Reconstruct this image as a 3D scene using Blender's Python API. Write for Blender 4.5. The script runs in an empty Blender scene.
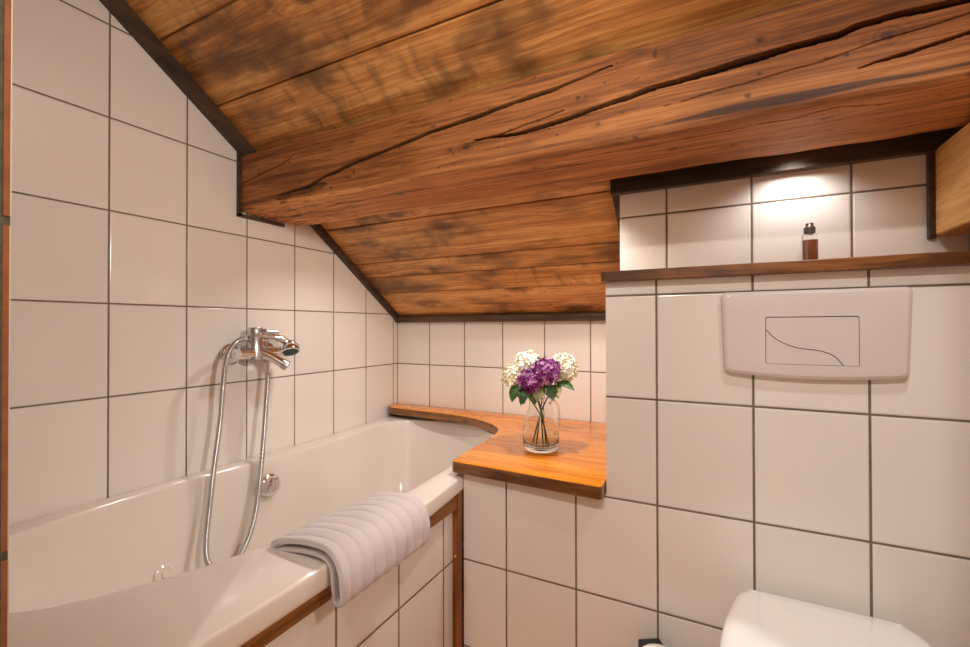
import bpy, bmesh, math, random
from mathutils import Vector, Matrix, noise
random.seed(7)
C = bpy.context.scene.collection
PI = math.pi

# ------------------------------------------------------------------ helpers
def obj(name, bm, mat, parent=None, smooth=False, sharp=None):
    me = bpy.data.meshes.new(name)
    if smooth:
        for f in bm.faces: f.smooth = True
        if sharp is not None:
            for e in bm.edges:
                if len(e.link_faces) == 2 and e.calc_face_angle(0) > sharp: e.smooth = False
    bm.normal_update()
    bm.to_mesh(me); bm.free()
    o = bpy.data.objects.new(name, me); C.objects.link(o)
    for m in (mat if isinstance(mat, (list, tuple)) else [mat]): me.materials.append(m)
    if parent is not None:
        o.parent = parent
        o.matrix_parent_inverse = Matrix.Translation(-parent.location)
    return o

def tag(o, label, cat, group=None):
    o['label'] = label; o['category'] = cat
    if group: o['group'] = group
    return o

def thing(name, label, cat, loc, group=None):
    o = bpy.data.objects.new(name, None); C.objects.link(o)
    o.location = loc; o.empty_display_size = 0.05
    return tag(o, label, cat, group)

def struct(name, bm, mat):
    o = obj(name, bm, mat); o['kind'] = 'structure'; return o

def box(bm, x0, x1, y0, y1, z0, z1, bevel=0.0, seg=2):
    r = bmesh.ops.create_cube(bm, size=1.0)
    vs = r['verts']
    for v in vs:
        v.co = Vector((x0 + (v.co.x + .5) * (x1 - x0), y0 + (v.co.y + .5) * (y1 - y0), z0 + (v.co.z + .5) * (z1 - z0)))
    if bevel > 0:
        es = list({e for v in vs for e in v.link_edges})
        bmesh.ops.bevel(bm, geom=es, offset=bevel, segments=seg, profile=.5, affect='EDGES')
    return bm

def prism(bm, pts, axis, a0, a1, bevel=0.0, seg=2):
    """closed outline pts (2D) extruded along axis from a0 to a1"""
    def P(p, a):
        if axis == 'x': return Vector((a, p[0], p[1]))
        if axis == 'y': return Vector((p[0], a, p[1]))
        return Vector((p[0], p[1], a))
    A = [bm.verts.new(P(p, a0)) for p in pts]; B = [bm.verts.new(P(p, a1)) for p in pts]
    n = len(pts); fs = [bm.faces.new(A), bm.faces.new(B)]
    for i in range(n): fs.append(bm.faces.new((A[i], A[(i+1) % n], B[(i+1) % n], B[i])))
    bmesh.ops.recalc_face_normals(bm, faces=fs)
    if bevel > 0:
        es = [e for e in bm.edges if e.verts[0] in set(A + B) and e.calc_face_angle(0) > .6] if n < 40 else \
             [e for f in fs[:2] for e in f.edges]
        bmesh.ops.bevel(bm, geom=es, offset=bevel, segments=seg, profile=.5, affect='EDGES')
    return bm

def frame(d):
    d = d.normalized()
    a = Vector((0, 0, 1)) if abs(d.z) < .9 else Vector((1, 0, 0))
    u = d.cross(a).normalized(); v = d.cross(u).normalized()
    return u, v

def tube(bm, pts, r, n=12, caps=True):
    pts = [Vector(p) for p in pts]
    rs = r if isinstance(r, (list, tuple)) else [r] * len(pts)
    rings = []
    u = None
    for i, p in enumerate(pts):
        d = (pts[min(i+1, len(pts)-1)] - pts[max(i-1, 0)]).normalized()
        if u is None: u, v = frame(d)
        else:
            u = (u - d * u.dot(d)).normalized(); v = d.cross(u)
        rings.append([bm.verts.new(p + (u * math.cos(2*PI*k/n) + v * math.sin(2*PI*k/n)) * rs[i]) for k in range(n)])
    fs = []
    for a, b in zip(rings, rings[1:]):
        for k in range(n): fs.append(bm.faces.new((a[k], a[(k+1) % n], b[(k+1) % n], b[k])))
    if caps:
        fs.append(bm.faces.new(rings[0])); fs.append(bm.faces.new(rings[-1]))
    bmesh.ops.recalc_face_normals(bm, faces=fs)
    return bm

def lathe(bm, prof, origin, axis=(0, 0, 1), n=32, closed=False):
    """prof: (radius, height) along axis"""
    o = Vector(origin); ax = Vector(axis).normalized(); u, v = frame(ax)
    rings = []
    for r, h in prof:
        if r < 1e-6: rings.append([bm.verts.new(o + ax * h)])
        else: rings.append([bm.verts.new(o + ax * h + (u * math.cos(2*PI*k/n) + v * math.sin(2*PI*k/n)) * r) for k in range(n)])
    fs = []
    prs = list(zip(rings, rings[1:])) + ([(rings[-1], rings[0])] if closed else [])
    for a, b in prs:
        for k in range(n):
            k2 = (k+1) % n
            if len(a) == 1 and len(b) == 1: continue
            if len(a) == 1: fs.append(bm.faces.new((a[0], b[k], b[k2])))
            elif len(b) == 1: fs.append(bm.faces.new((a[k], b[0], a[k2])))
            else: fs.append(bm.faces.new((a[k], b[k], b[k2], a[k2])))
    bmesh.ops.recalc_face_normals(bm, faces=fs)
    return bm

def cr(pts, n):
    """Catmull-Rom through pts, n samples per span"""
    P = [Vector(p) for p in pts]; out = []
    for i in range(len(P)-1):
        p0, p1, p2, p3 = P[max(i-1, 0)], P[i], P[i+1], P[min(i+2, len(P)-1)]
        for k in range(n):
            t = k / n
            out.append(.5 * ((2*p1) + (p2-p0)*t + (2*p0-5*p1+4*p2-p3)*t*t + (3*p1-p0-3*p2+p3)*t**3))
    out.append(P[-1]); return out

def crc(pts, n):
    """closed Catmull-Rom"""
    P = [Vector(p) for p in pts]; N = len(P); out = []
    for i in range(N):
        p0, p1, p2, p3 = P[i-1], P[i], P[(i+1) % N], P[(i+2) % N]
        for k in range(n):
            t = k / n
            out.append(.5 * ((2*p1) + (p2-p0)*t + (2*p0-5*p1+4*p2-p3)*t*t + (3*p1-p0-3*p2+p3)*t**3))
    return out

def rrect(x0, x1, y0, y1, r, n=6):
    out = []
    for cx, cy, a0 in ((x1-r, y1-r, 0), (x0+r, y1-r, PI/2), (x0+r, y0+r, PI), (x1-r, y0+r, 1.5*PI)):
        for k in range(n+1):
            a = a0 + k / n * PI/2
            out.append((cx + r*math.cos(a), cy + r*math.sin(a)))
    return out

def sst(a, b, x):
    t = max(0., min(1., (x-a)/(b-a))); return t*t*(3-2*t)

def lin(a, b, t): return a + (b-a)*t

# ------------------------------------------------------------------ node materials
def srgb(r, g, b):
    f = lambda c: (c/255/12.92) if c/255 <= .04045 else ((c/255+.055)/1.055)**2.4
    return (f(r), f(g), f(b), 1.0)

class NT:
    def __init__(s, name):
        s.m = bpy.data.materials.new(name); s.m.use_nodes = True
        s.t = s.m.node_tree; s.n = s.t.nodes; s.b = s.n['Principled BSDF']
    def new(s, typ, **kw):
        nd = s.n.new(typ)
        for k, v in kw.items(): setattr(nd, k, v)
        return nd
    def link(s, a, b): s.t.links.new(a, b)
    def put(s, sock, v):
        if isinstance(v, bpy.types.NodeSocket): s.link(v, sock)
        else: sock.default_value = v
    def math(s, op, a, b=0.0, c=None, clamp=False):
        nd = s.new('ShaderNodeMath', operation=op, use_clamp=clamp)
        s.put(nd.inputs[0], a); s.put(nd.inputs[1], b)
        if c is not None: s.put(nd.inputs[2], c)
        return nd.outputs[0]
    def vmul(s, v, k):
        nd = s.new('ShaderNodeVectorMath', operation='MULTIPLY'); s.put(nd.inputs[0], v); nd.inputs[1].default_value = k
        return nd.outputs[0]
    def vadd(s, v, w):
        nd = s.new('ShaderNodeVectorMath', operation='ADD'); s.put(nd.inputs[0], v); s.put(nd.inputs[1], w)
        return nd.outputs[0]
    def vscale(s, v, k):
        nd = s.new('ShaderNodeVectorMath', operation='SCALE'); s.put(nd.inputs[0], v); s.put(nd.inputs[3], k)
        return nd.outputs[0]
    def noise(s, v, scale=1., detail=2., rough=.5):
        nd = s.new('ShaderNodeTexNoise'); s.put(nd.inputs['Vector'], v)
        nd.inputs['Scale'].default_value = scale; nd.inputs['Detail'].default_value = detail; nd.inputs['Roughness'].default_value = rough
        return nd
    def mr(s, v, a, b, c=0., d=1., smooth=True):
        nd = s.new('ShaderNodeMapRange'); nd.interpolation_type = 'SMOOTHSTEP' if smooth else 'LINEAR'
        s.put(nd.inputs[0], v)
        for i, q in enumerate((a, b, c, d)): s.put(nd.inputs[i+1], q)
        return nd.outputs[0]
    def mix(s, f, a, b, mode='MIX'):
        nd = s.new('ShaderNodeMix', data_type='RGBA', blend_type=mode)
        s.put(nd.inputs['Factor'], f); s.put(nd.inputs[6], a); s.put(nd.inputs[7], b)
        return nd.outputs[2]
    def ramp(s, f, stops):
        nd = s.new('ShaderNodeValToRGB'); s.put(nd.inputs[0], f)
        el = nd.color_ramp.elements
        while len(el) < len(stops): el.new(.5)
        for e, (p, c) in zip(el, stops): e.position = p; e.color = c
        return nd.outputs[0]
    def bump(s, h, strength=.3, dist=.002, normal=None):
        nd = s.new('ShaderNodeBump'); nd.inputs['Strength'].default_value = strength; nd.inputs['Distance'].default_value = dist
        s.put(nd.inputs['Height'], h)
        if normal is not None: s.put(nd.inputs['Normal'], normal)
        s.link(nd.outputs[0], s.b.inputs['Normal']); return nd.outputs[0]
    def pos(s):
        return s.new('ShaderNodeNewGeometry').outputs['Position']
    def set(s, **kw):
        for k, v in kw.items(): s.put(s.b.inputs[k.replace('_', ' ')], v)
        return s

def plain(name, col, rough=.5, metal=0., coat=0., vary=.06, vscale=30., spec=.5, bump=0., sss=0.):
    t = NT(name); p = t.pos()
    n = t.noise(p, vscale, 3.)
    c2 = tuple(c*(1-vary*2) for c in col[:3]) + (1,)
    t.set(Base_Color=t.mix(t.mr(n.outputs[0], .3, .7), c2, col), Roughness=rough, Metallic=metal, Coat_Weight=coat)
    t.b.inputs['Specular IOR Level'].default_value = spec
    if sss: t.b.inputs['Subsurface Weight'].default_value = sss; t.b.inputs['Subsurface Radius'].default_value = (.01, .008, .006)
    if bump: t.bump(t.noise(p, vscale*4, 4.).outputs[0], bump, .001)
    return t.m

TILE = srgb(234, 228, 221); GROUT = srgb(130, 115, 99)
def tiles(name, u, v, u0, v0, w=.198, h=.25, g=.0042, col=TILE, rough=.14, vmin=None):
    t = NT(name); p = t.pos()
    sp = t.new('ShaderNodeSeparateXYZ'); t.link(p, sp.inputs[0])
    wob = t.noise(p, 3.0, 1.).outputs[0]
    fu = t.math('DIVIDE', t.math('SUBTRACT', sp.outputs['xyz'.index(u)], u0), w)
    sv = sp.outputs['xyz'.index(v)]
    if vmin is not None: sv = t.math('MAXIMUM', sv, vmin)
    fv = t.math('DIVIDE', t.math('SUBTRACT', sv, v0), h)
    def edge(f, size):
        fr = t.math('FRACT', f)
        return t.math('MULTIPLY', t.math('MINIMUM', fr, t.math('SUBTRACT', 1., fr)), size)
    du, dv = edge(fu, w), edge(fv, h)
    d = t.math('MINIMUM', du, dv)
    mask = t.mr(d, g/2 - .0004, g/2 + .0006)            # 1 on the tile
    cell = t.new('ShaderNodeCombineXYZ')
    t.link(t.math('FLOOR', fu), cell.inputs[0]); t.link(t.math('FLOOR', fv), cell.inputs[1])
    wn = t.new('ShaderNodeTexWhiteNoise'); wn.noise_dimensions = '3D'; t.link(cell.outputs[0], wn.inputs[0])
    tint = t.mr(wn.outputs[0], 0., 1., .95, 1.03, False)
    tc = t.vscale(t.mix(t.mr(t.noise(p, 2.2, 3.).outputs[0], .3, .7), tuple(c*.955 for c in col[:3])+(1,), col), tint)
    gc = t.mix(t.mr(t.noise(p, 25., 4.).outputs[0], .3, .7), tuple(c*.72 for c in GROUT[:3])+(1,), GROUT)
    t.set(Base_Color=t.mix(mask, gc, tc), Roughness=t.mr(mask, 0., 1., .9, rough, False))
    # glaze: pillow edge, slight waviness and a tiny tilt of each tile
    pil = t.mr(d, 0., g*1.3)
    hgt = t.math('ADD', t.math('MULTIPLY', pil, .0012), t.math('MULTIPLY', wob, .0016))
    # tilt of each tile
    sc = t.new('ShaderNodeSeparateColor'); t.link(wn.outputs[1], sc.inputs[0])
    ti = t.math('ADD', t.math('MULTIPLY', t.math('SUBTRACT', sc.outputs[0], .5), t.math('MULTIPLY', t.math('FRACT', fu), .0022)),
                t.math('MULTIPLY', t.math('SUBTRACT', sc.outputs[1], .5), t.math('MULTIPLY', t.math('FRACT', fv), .0022)))
    t.bump(t.math('ADD', hgt, ti), 1., 1.)
    return t.m

def wood(name, cols, along='x', dark=srgb(48, 28, 12), patch=.6, patch_lo=.52, patch_hi=.68, rough=.5, coat=0., grain=1., attr=None, wear=False, ripple=0., spec=.4, knots=True, lines=.35):
    t = NT(name); p = t.pos()
    if along == 'y': perm = (1, 0, 2)
    elif along == 'z': perm = (2, 1, 0)
    else: perm = (0, 1, 2)
    sp = t.new('ShaderNodeSeparateXYZ'); t.link(p, sp.inputs[0])
    cb = t.new('ShaderNodeCombineXYZ')
    for i in range(3): t.link(sp.outputs[perm[i]], cb.inputs[i])
    q = cb.outputs[0]
    if attr:
        a = t.new('ShaderNodeAttribute', attribute_name=attr)
        q = t.vadd(q, t.vmul(a.outputs['Vector'], (13.7, 5.3, 7.9)))
        rnd = a.outputs['Fac']
    warp = t.noise(t.vmul(q, (1.6, 6., 6.)), 1., 2.)
    q2 = t.vadd(q, t.vmul(t.vadd(warp.outputs['Color'], (-.5, -.5, -.5)), (.0, .035, .035)))
    kn = None
    if knots:
        vo = t.new('ShaderNodeTexVoronoi'); vo.feature = 'F1'
        t.link(t.vmul(q2, (2.4, 6.5, 6.5)), vo.inputs['Vector']); vo.inputs['Scale'].default_value = 1.
        kd = vo.outputs['Distance']
        kn = t.mr(kd, .06, .17, 1., 0.)
        push = t.mr(kd, .0, .42, 1., 0.)
        q2 = t.vadd(q2, t.vscale(t.vmul(vo.outputs['Color'], (.0, .05, .05)), push))
    fine = t.noise(t.vmul(q2, (4.5, 120., 120.)), 1., 5., .7).outputs[0]
    band = t.noise(t.vmul(q2, (.9, 30., 30.)), 1., 4., .6).outputs[0]
    broad = t.noise(t.vmul(q, (1.1, 5., 5.)), 1., 2.).outputs[0]
    f = t.math('ADD', t.math('MULTIPLY', band, .50), t.math('ADD', t.math('MULTIPLY', fine, .5), t.math('MULTIPLY', broad, .25)))
    f = t.mr(f, .44, .80)
    col = t.ramp(f, [(0., cols[0]), (.5, cols[1]), (1., cols[2])])
    ln = t.noise(t.vmul(q2, (1.1, 62., 62.)), 1., 2., .4).outputs[0]
    line = t.mr(t.math('ABSOLUTE', t.math('SUBTRACT', t.math('FRACT', t.math('MULTIPLY', ln, 5.)), .5)), .0, .16, 1., 0.)
    col = t.mix(t.math('MULTIPLY', line, lines), col, cols[0])
    if patch:
        pn = t.noise(t.vmul(q2, (3.2, 7., 7.)), 1., 3., .6).outputs[0]
        pm = t.math('MULTIPLY', t.mr(pn, patch_lo, patch_hi), patch)
        col = t.mix(pm, col, dark)
    if ripple:
        rn = t.noise(t.vadd(t.vmul(q2, (24., 7., 7.)), t.vscale(warp.outputs['Color'], 3.)), 1., 2., .5).outputs[0]
        gate = t.mr(t.noise(t.vmul(q, (2.1, 3.1, 3.1)), 1., 1.).outputs[0], .47, .6)
        col = t.mix(t.math('MULTIPLY', t.math('MULTIPLY', t.mr(rn, .50, .74), gate), ripple), col, dark)
    if kn is not None:
        col = t.mix(t.math('MULTIPLY', kn, .75), col, tuple(c*.55 for c in dark[:3])+(1,))
    if attr:
        col = t.vscale(col, t.mr(rnd, 0., 1., .86, 1.12, False))
    if wear:   # dirt in cracks, knots and wane: an attribute of the timber itself
        w = t.new('ShaderNodeAttribute', attribute_name='wear')
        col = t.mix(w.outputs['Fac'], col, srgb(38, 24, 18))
        k2 = t.new('ShaderNodeAttribute', attribute_name='pale_bounce')
        col = t.mix(k2.outputs['Fac'], col, t.vmul(col, (1.75, 1.95, 2.1)))  # pale hewn wood, plus bounced light put into the underside colour
    t.set(Base_Color=col, Roughness=t.mr(fine, .3, .7, rough-.06, rough+.1, False), Coat_Weight=coat, Coat_Roughness=.12)
    t.b.inputs['Specular IOR Level'].default_value = spec
    t.bump(t.math('ADD', fine, t.math('MULTIPLY', band, .6)), .35*grain, .0025)
    return t.m

M = {}
M['lw'] = tiles('tiles_left', 'y', 'z', .595, .095, g=.0043, vmin=.66)
M['bw'] = tiles('tiles_back', 'x', 'z', .199, .095, g=.0046, vmin=.66)
M['fw'] = tiles('tiles_cistern', 'x', 'z', .1397, .1065, .1965, g=.0046)
M['uw'] = tiles('tiles_upper', 'x', 'z', .1442, .0865, .1973, g=.0046)
M['panel'] = tiles('tiles_apron', 'y', 'z', .060, .1065, g=.0050)
M['rw'] = tiles('tiles_right', 'y', 'z', .1, .1065)
M['plaster'] = plain('plaster', srgb(238, 230, 218), .9, vary=.02, vscale=4, bump=.1)
M['terra'] = plain('terracotta', srgb(146, 86, 50), .9, vary=.12, vscale=60, bump=.4)
M['mortar'] = plain('mortar', srgb(86, 80, 62), .95, vary=.15, vscale=80, bump=.5)
M['glaze'] = plain('glaze', srgb(190, 178, 166), .6, vary=.02)
M['floor'] = tiles('floor_tiles', 'x', 'y', .05, .05, .3, .3, .004, srgb(200, 136, 92), .35)
M['ceil'] = wood('ceiling_boards', [srgb(148, 93, 46), srgb(208, 142, 78), srgb(238, 182, 110)], 'x', srgb(84, 58, 36), .8, .45, .68, rough=.45, attr='rnd', ripple=.45, coat=.15)
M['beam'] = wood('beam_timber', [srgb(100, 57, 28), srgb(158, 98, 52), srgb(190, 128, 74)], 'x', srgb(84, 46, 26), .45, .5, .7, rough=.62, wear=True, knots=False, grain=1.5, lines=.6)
M['rbeam'] = wood('sawn_timber', [srgb(214, 158, 92), srgb(246, 196, 124), srgb(252, 214, 148)], 'y', srgb(140, 82, 40), .3, rough=.6, knots=False)
M['batten'] = wood('dark_batten', [srgb(48, 34, 22), srgb(74, 54, 36), srgb(98, 76, 54)], 'x', srgb(38, 26, 16), .5, rough=.45, knots=False, coat=.1)
M['batten_y'] = wood('dark_batten_slope', [srgb(48, 34, 22), srgb(72, 52, 34), srgb(92, 70, 48)], 'y', srgb(38, 26, 16), .5, rough=.5, knots=False)
M['shelf'] = wood('varnished_shelf', [srgb(196, 108, 18), srgb(224, 136, 30), srgb(240, 164, 48)], 'x', srgb(160, 82, 20), .4, .5, .72, rough=.26, coat=.35, grain=.25)
M['shelf_edge'] = wood('shelf_edge', [srgb(78, 46, 20), srgb(124, 76, 34), srgb(164, 106, 54)], 'x', srgb(60, 30, 10), .6, .48, .62, rough=.3, coat=.4, grain=.4)
M['ledge'] = wood('ledge_wood', [srgb(78, 44, 20), srgb(122, 74, 36), srgb(152, 98, 52)], 'x', srgb(50, 28, 12), .7, .5, .64, rough=.35, coat=.3, grain=.5, ripple=.4)
M['rail'] = wood('rail_wood', [srgb(92, 54, 22), srgb(130, 82, 36), srgb(156, 104, 52)], 'y', srgb(70, 40, 16), .4, rough=.4, grain=.5)
M['post'] = wood('post_wood', [srgb(96, 54, 26), srgb(136, 80, 42), srgb(160, 100, 58)], 'z', srgb(74, 40, 18), .4, rough=.4, grain=.5)
M['enamel'] = plain('enamel', srgb(226, 217, 209), .12, coat=.3, vary=.012, vscale=6)
M['ceramic'] = plain('ceramic', srgb(247, 244, 240), .12, coat=.4, vary=.01, vscale=6)
M['plastic'] = plain('white_plastic', srgb(219, 209, 204), .2, vary=.01, vscale=8)
M['gap'] = plain('gap_grey', srgb(92, 78, 72), .6)
M['chrome'] = plain('chrome', (.82, .82, .82, 1), .08, metal=1., vary=.02)
M['steel'] = plain('brushed_chrome', (.60, .60, .60, 1), .26, metal=1., vary=.04)
M['rubber'] = plain('spray_rubber', srgb(58, 78, 80), .5)
M['brass'] = plain('brass_screw', (.75, .58, .3, 1), .3, metal=1.)
M['black'] = plain('black_metal', srgb(34, 33, 33), .45, vary=.08)
M['dirt'] = plain('silicone', srgb(176, 150, 122), .5, vary=.12, vscale=18)
def towelmat():
    t = NT('terry'); p = t.pos()
    n = t.noise(p, 900., 3., .7).outputs[0]
    t.set(Base_Color=t.mix(t.mr(n, .25, .75), srgb(186, 175, 174), srgb(210, 200, 199)), Roughness=.95, Sheen_Weight=.4)
    t.b.inputs['Specular IOR Level'].default_value = .1
    t.bump(n, .5, .0015); return t.m
M['towel'] = towelmat()
def glass(name, col=(1, 1, 1, 1), ior=1.45, rough=.0):
    t = NT(name); t.set(Base_Color=col, Transmission_Weight=1., IOR=ior, Roughness=rough); return t.m
M['glass'] = glass('clear_glass', (.97, .985, .98, 1))
M['liquid'] = glass('amber_liquid', srgb(136, 84, 52), 1.34)
M['bottleglass'] = glass('bottle_glass', (.97, .96, .95, 1))
M['capgrey'] = plain('cap_grey', srgb(112, 102, 96), .35)
M['stem'] = plain('stem_green', srgb(74, 100, 48), .5, vary=.15)
M['leaf'] = plain('leaf_green', srgb(66, 104, 52), .45, vary=.25, vscale=40)
M['leaf_pale'] = plain('leaf_pale', srgb(176, 164, 118), .5, vary=.15, vscale=40)
M['white_petal'] = plain('white_petal', srgb(253, 250, 240), .6, vary=.03, vscale=90)
M['cream_petal'] = plain('cream_petal', srgb(240, 236, 196), .6, vary=.08, vscale=90)
M['purple'] = plain('purple_petal', srgb(140, 38, 136), .6, vary=.25, vscale=120)
M['lilac'] = plain('lilac_petal', srgb(212, 148, 204), .6, vary=.15, vscale=120)

# ------------------------------------------------------------------ camera
cam = bpy.data.cameras.new('camera'); co = bpy.data.objects.new('camera', cam); C.objects.link(co)
f_px, yaw, pit, rol = 443.964, .4755, .0078, -.0019
cam.sensor_width = 36.; cam.lens = f_px / 970 * 36.; cam.clip_start = .01
F = Vector((-math.sin(yaw)*math.cos(pit), math.cos(yaw)*math.cos(pit), math.sin(pit)))
R_ = Vector((math.cos(yaw), math.sin(yaw), 0)); U_ = R_.cross(F)
r2 = R_*math.cos(rol) + U_*math.sin(rol); u2 = -R_*math.sin(rol) + U_*math.cos(rol)
mw = Matrix.Identity(4)
for i in range(3): mw[i][0] = r2[i]; mw[i][1] = u2[i]; mw[i][2] = -F[i]
mw[0][3], mw[1][3], mw[2][3] = 1.4394, 0., 1.0303
co.matrix_world = mw
bpy.context.scene.camera = co

# ------------------------------------------------------------------ room shell
XR, YB, YN = 2.12, 1.814, -1.35          # right wall, back wall, wall behind the camera
def zc(y): return 1.085 + .70 * (1.814 - y)
ZF = zc(0.0)
struct('floor', box(bmesh.new(), -.05, XR+.05, YN, YB+.05, -.05, 0), M['floor'])
bm = bmesh.new(); prism(bm, [(YN, 0), (YB, 0), (YB, zc(YB)+.02), (0, ZF+.02), (YN, ZF+.02)], 'x', -.06, 0.)
struct('wall_left', bm, M['lw'])
struct('wall_back', box(bmesh.new(), -.06, XR, YB, YB+.06, 0, zc(YB)+.03), M['bw'])
bm = bmesh.new(); prism(bm, [(YN, 0), (YB, 0), (YB, zc(YB)+.02), (0, ZF+.02), (YN, ZF+.02)], 'x', XR, XR+.06)
struct('wall_right', bm, M['rw'])
struct('wall_behind', box(bmesh.new(), -.06, XR+.06, YN-.06, YN, 0, ZF+.02), M['plaster'])
# tiled pre-wall with the cistern: low part by the tub, taller part with the ledge
bm = bmesh.new()
box(bm, .79, XR, 1.124, YB, 0, .611)
box(bm, 1.2, XR, 1.124, YB, .611, 1.141)
struct('wall_cistern', bm, M['fw'])
bm = bmesh.new(); prism(bm, [(1.29, 1.141), (YB, 1.141), (YB, zc(YB)), (1.29, zc(1.29))], 'x', 1.205, XR)
struct('wall_upper', bm, M['uw'])
# end of the tiled front wall beside the camera, its cut tile edges showing
bm = bmesh.new()
box(bm, 0, .9655, -.10, .1290, 0, ZF)
box(bm, .5, .9692, .12, .1329, 0.01, ZF-.02)
for k in range(10):
    z0 = .1105 + .25*(k-1) + .0035; z1 = z0 + .25 - .007
    b = len(bm.faces)
    box(bm, 0, .9700 + (.0004 if k % 2 else -.0002), .1290, .1325, max(z0, .0), min(z1, ZF-.01))
    box(bm, 0, .9700 + (.0004 if k % 2 else -.0002), .1325, .1333, max(z0, .0), min(z1, ZF-.01))
bm.faces.ensure_lookup_table()
for f in bm.faces:
    c = f.calc_center_median()
    f.material_index = 0 if c.y < .129 or abs(c.z-ZF/2) < .02 or (.959 < c.x < .9696) else (2 if c.y > .1325 else 1)
struct('wall_front', bm, [M['mortar'], M['terra'], M['glaze']])

# the other side of the doorway the camera stands in, unseen; placed for its shadow on the tiles
struct('unseen_doorway_wall', box(bmesh.new(), 1.69, XR+.03, -.10, .02, 0, ZF+.01), M['plaster'])

# plank ceiling: sloping boards, then a flat plaster part above the camera
bm = bmesh.new(); lay = bm.verts.layers.float.new('rnd') if False else None
joints = [1.86, 1.666, 1.572, 1.497, 1.325, 1.19, 1.04, .874, .706, .52, .34, .17, 0.0]
board_of = []
sl = math.atan(.70); nrm = Vector((0, math.sin(sl), math.cos(sl)))
for i in range(len(joints)-1):
    y1, y0 = joints[i], joints[i+1]
    g = .0018 if i not in (0, 1) else .0012
    th = .02
    a = Vector((0, y1-g, zc(y1-g))); b = Vector((0, y0+g, zc(y0+g)))
    n0 = len(bm.verts)
    pts = []
    ch = .003
    d = (b-a).normalized()
    prof = [a + nrm*th, a + nrm*ch, a + d*ch, b - d*ch, b + nrm*ch, b + nrm*th]
    prism(bm, [(p.y, p.z) for p in prof], 'x', -.04, XR+.04)
    board_of += [i] * (len(bm.verts) - n0)
# dark backing above the joints
n0 = len(bm.verts)
a, b = Vector((0, 1.86, zc(1.86))) + nrm*.02, Vector((0, -.02, zc(-.02))) + nrm*.02
prism(bm, [(a.y, a.z), (b.y, b.z), (b.y, b.z+.05), (a.y, a.z+.05)], 'x', -.05, XR+.05)
board_of += [99] * (len(bm.verts) - n0)
nb = len(bm.faces)
box(bm, -.05, XR+.05, YN, -.0, ZF, ZF+.05)
board_of += [98] * 8
for f in bm.faces:
    if f.calc_center_median().y < -.3 or (f.calc_center_median().z > ZF-.001 and f.calc_center_median().y < .0): f.material_index = 1
ceil = struct('ceiling', bm, [M['ceil'], M['plaster']])
at = ceil.data.attributes.new('rnd', 'FLOAT_VECTOR', 'POINT')
rv = {i: (random.random(), random.random(), random.random()) for i in range(100)}
rv[98] = rv[99] = (.0, .5, .5)
for i, k in enumerate(board_of): at.data[i].vector = rv[k]

# dark battens where boards and tiles meet
def slope_batten(name, x0, x1, ya, yb, drop, mat):
    bm = bmesh.new()
    prism(bm, [(ya, zc(ya)), (yb, zc(yb)), (yb, zc(yb)-drop), (ya, zc(ya)-drop)], 'x', x0, x1, bevel=.0015, seg=1)
    return struct(name, bm, mat)
slope_batten('trim_1', -.01, .022, -.0, 1.06, .060, M['batten_y'])
slope_batten('trim_2', -.01, .022, 1.18, YB, .034, M['batten_y'])
struct('trim_3', box(bmesh.new(), 0., 1.205, YB-.022, YB+.01, 1.054, 1.086, .0015, 1), M['batten'])
struct('trim_4', box(bmesh.new(), -.01, .012, .952, .966, 1.408, 1.64, .001, 1), M['batten_y'])
struct('trim_5', box(bmesh.new(), -.01, .012, .952, 1.135, 1.407, 1.4185, .001, 1), M['batten_y'])
bm = bmesh.new()
prism(bm, [(1.268, 1.402), (1.29, 1.402), (1.29, zc(1.29)), (1.268, zc(1.268))], 'x', 1.183, XR, bevel=.0015, seg=1)
struct('trim_6', bm, M['batten'])
slope_batten('trim_7', 1.183, 1.206, 1.27, YB, .05, M['batten_y'])

# ------------------------------------------------------------------ big hewn beam
X0b, X1b = .004, 2.118
C1 = [(.184, 1.455), (.304, 1.463), (.419, 1.486), (.541, 1.509), (.677, 1.526), (.801, 1.542), (.913, 1.549), (1.037, 1.565), (1.111, 1.570), (1.25, 1.588)]
C2 = [(.913, 1.492), (1.037, 1.487), (1.129, 1.493), (1.215, 1.504), (1.266, 1.510), (1.345, 1.520), (1.434, 1.525), (1.501, 1.530), (1.575, 1.534), (1.633, 1.536), (1.666, 1.545), (1.709, 1.547), (1.758, 1.544), (1.81, 1.543), (2.1, 1.55)]
C4 = [(1.66, 1.470), (1.69, 1.476), (1.723, 1.479), (1.757, 1.485), (1.80, 1.491), (2.0, 1.50)]
C6 = [(.005, 1.520), (.06, 1.528), (.105, 1.535), (.160, 1.545), (.217, 1.553), (.272, 1.575)]
C7 = [(.90, 1.486), (.98, 1.494), (1.08, 1.508), (1.15, 1.516)]
C8 = [(1.35, 1.478), (1.48, 1.487), (1.60, 1.495), (1.70, 1.512), (1.85, 1.525)]
CB1 = [(1.20, 1.012), (1.299, 1.016), (1.416, 1.018), (1.559, 1.006), (1.64, .992), (1.717, 1.014), (1.82, 1.018)]
CB2 = [(.95, 1.04), (1.05, 1.055), (1.15, 1.05), (1.2, 1.07)]
CB3 = [(.10, 1.03), (.22, 1.02), (.34, 1.035), (.5, 1.04)]
CB4 = [(.05, 1.09), (.2, 1.075), (.3, 1.08)]
CB5 = [(.45, 1.10), (.7, 1.09), (.9, 1.10), (1.1, 1.09), (1.4, 1.105), (1.7, 1.10)]
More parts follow.
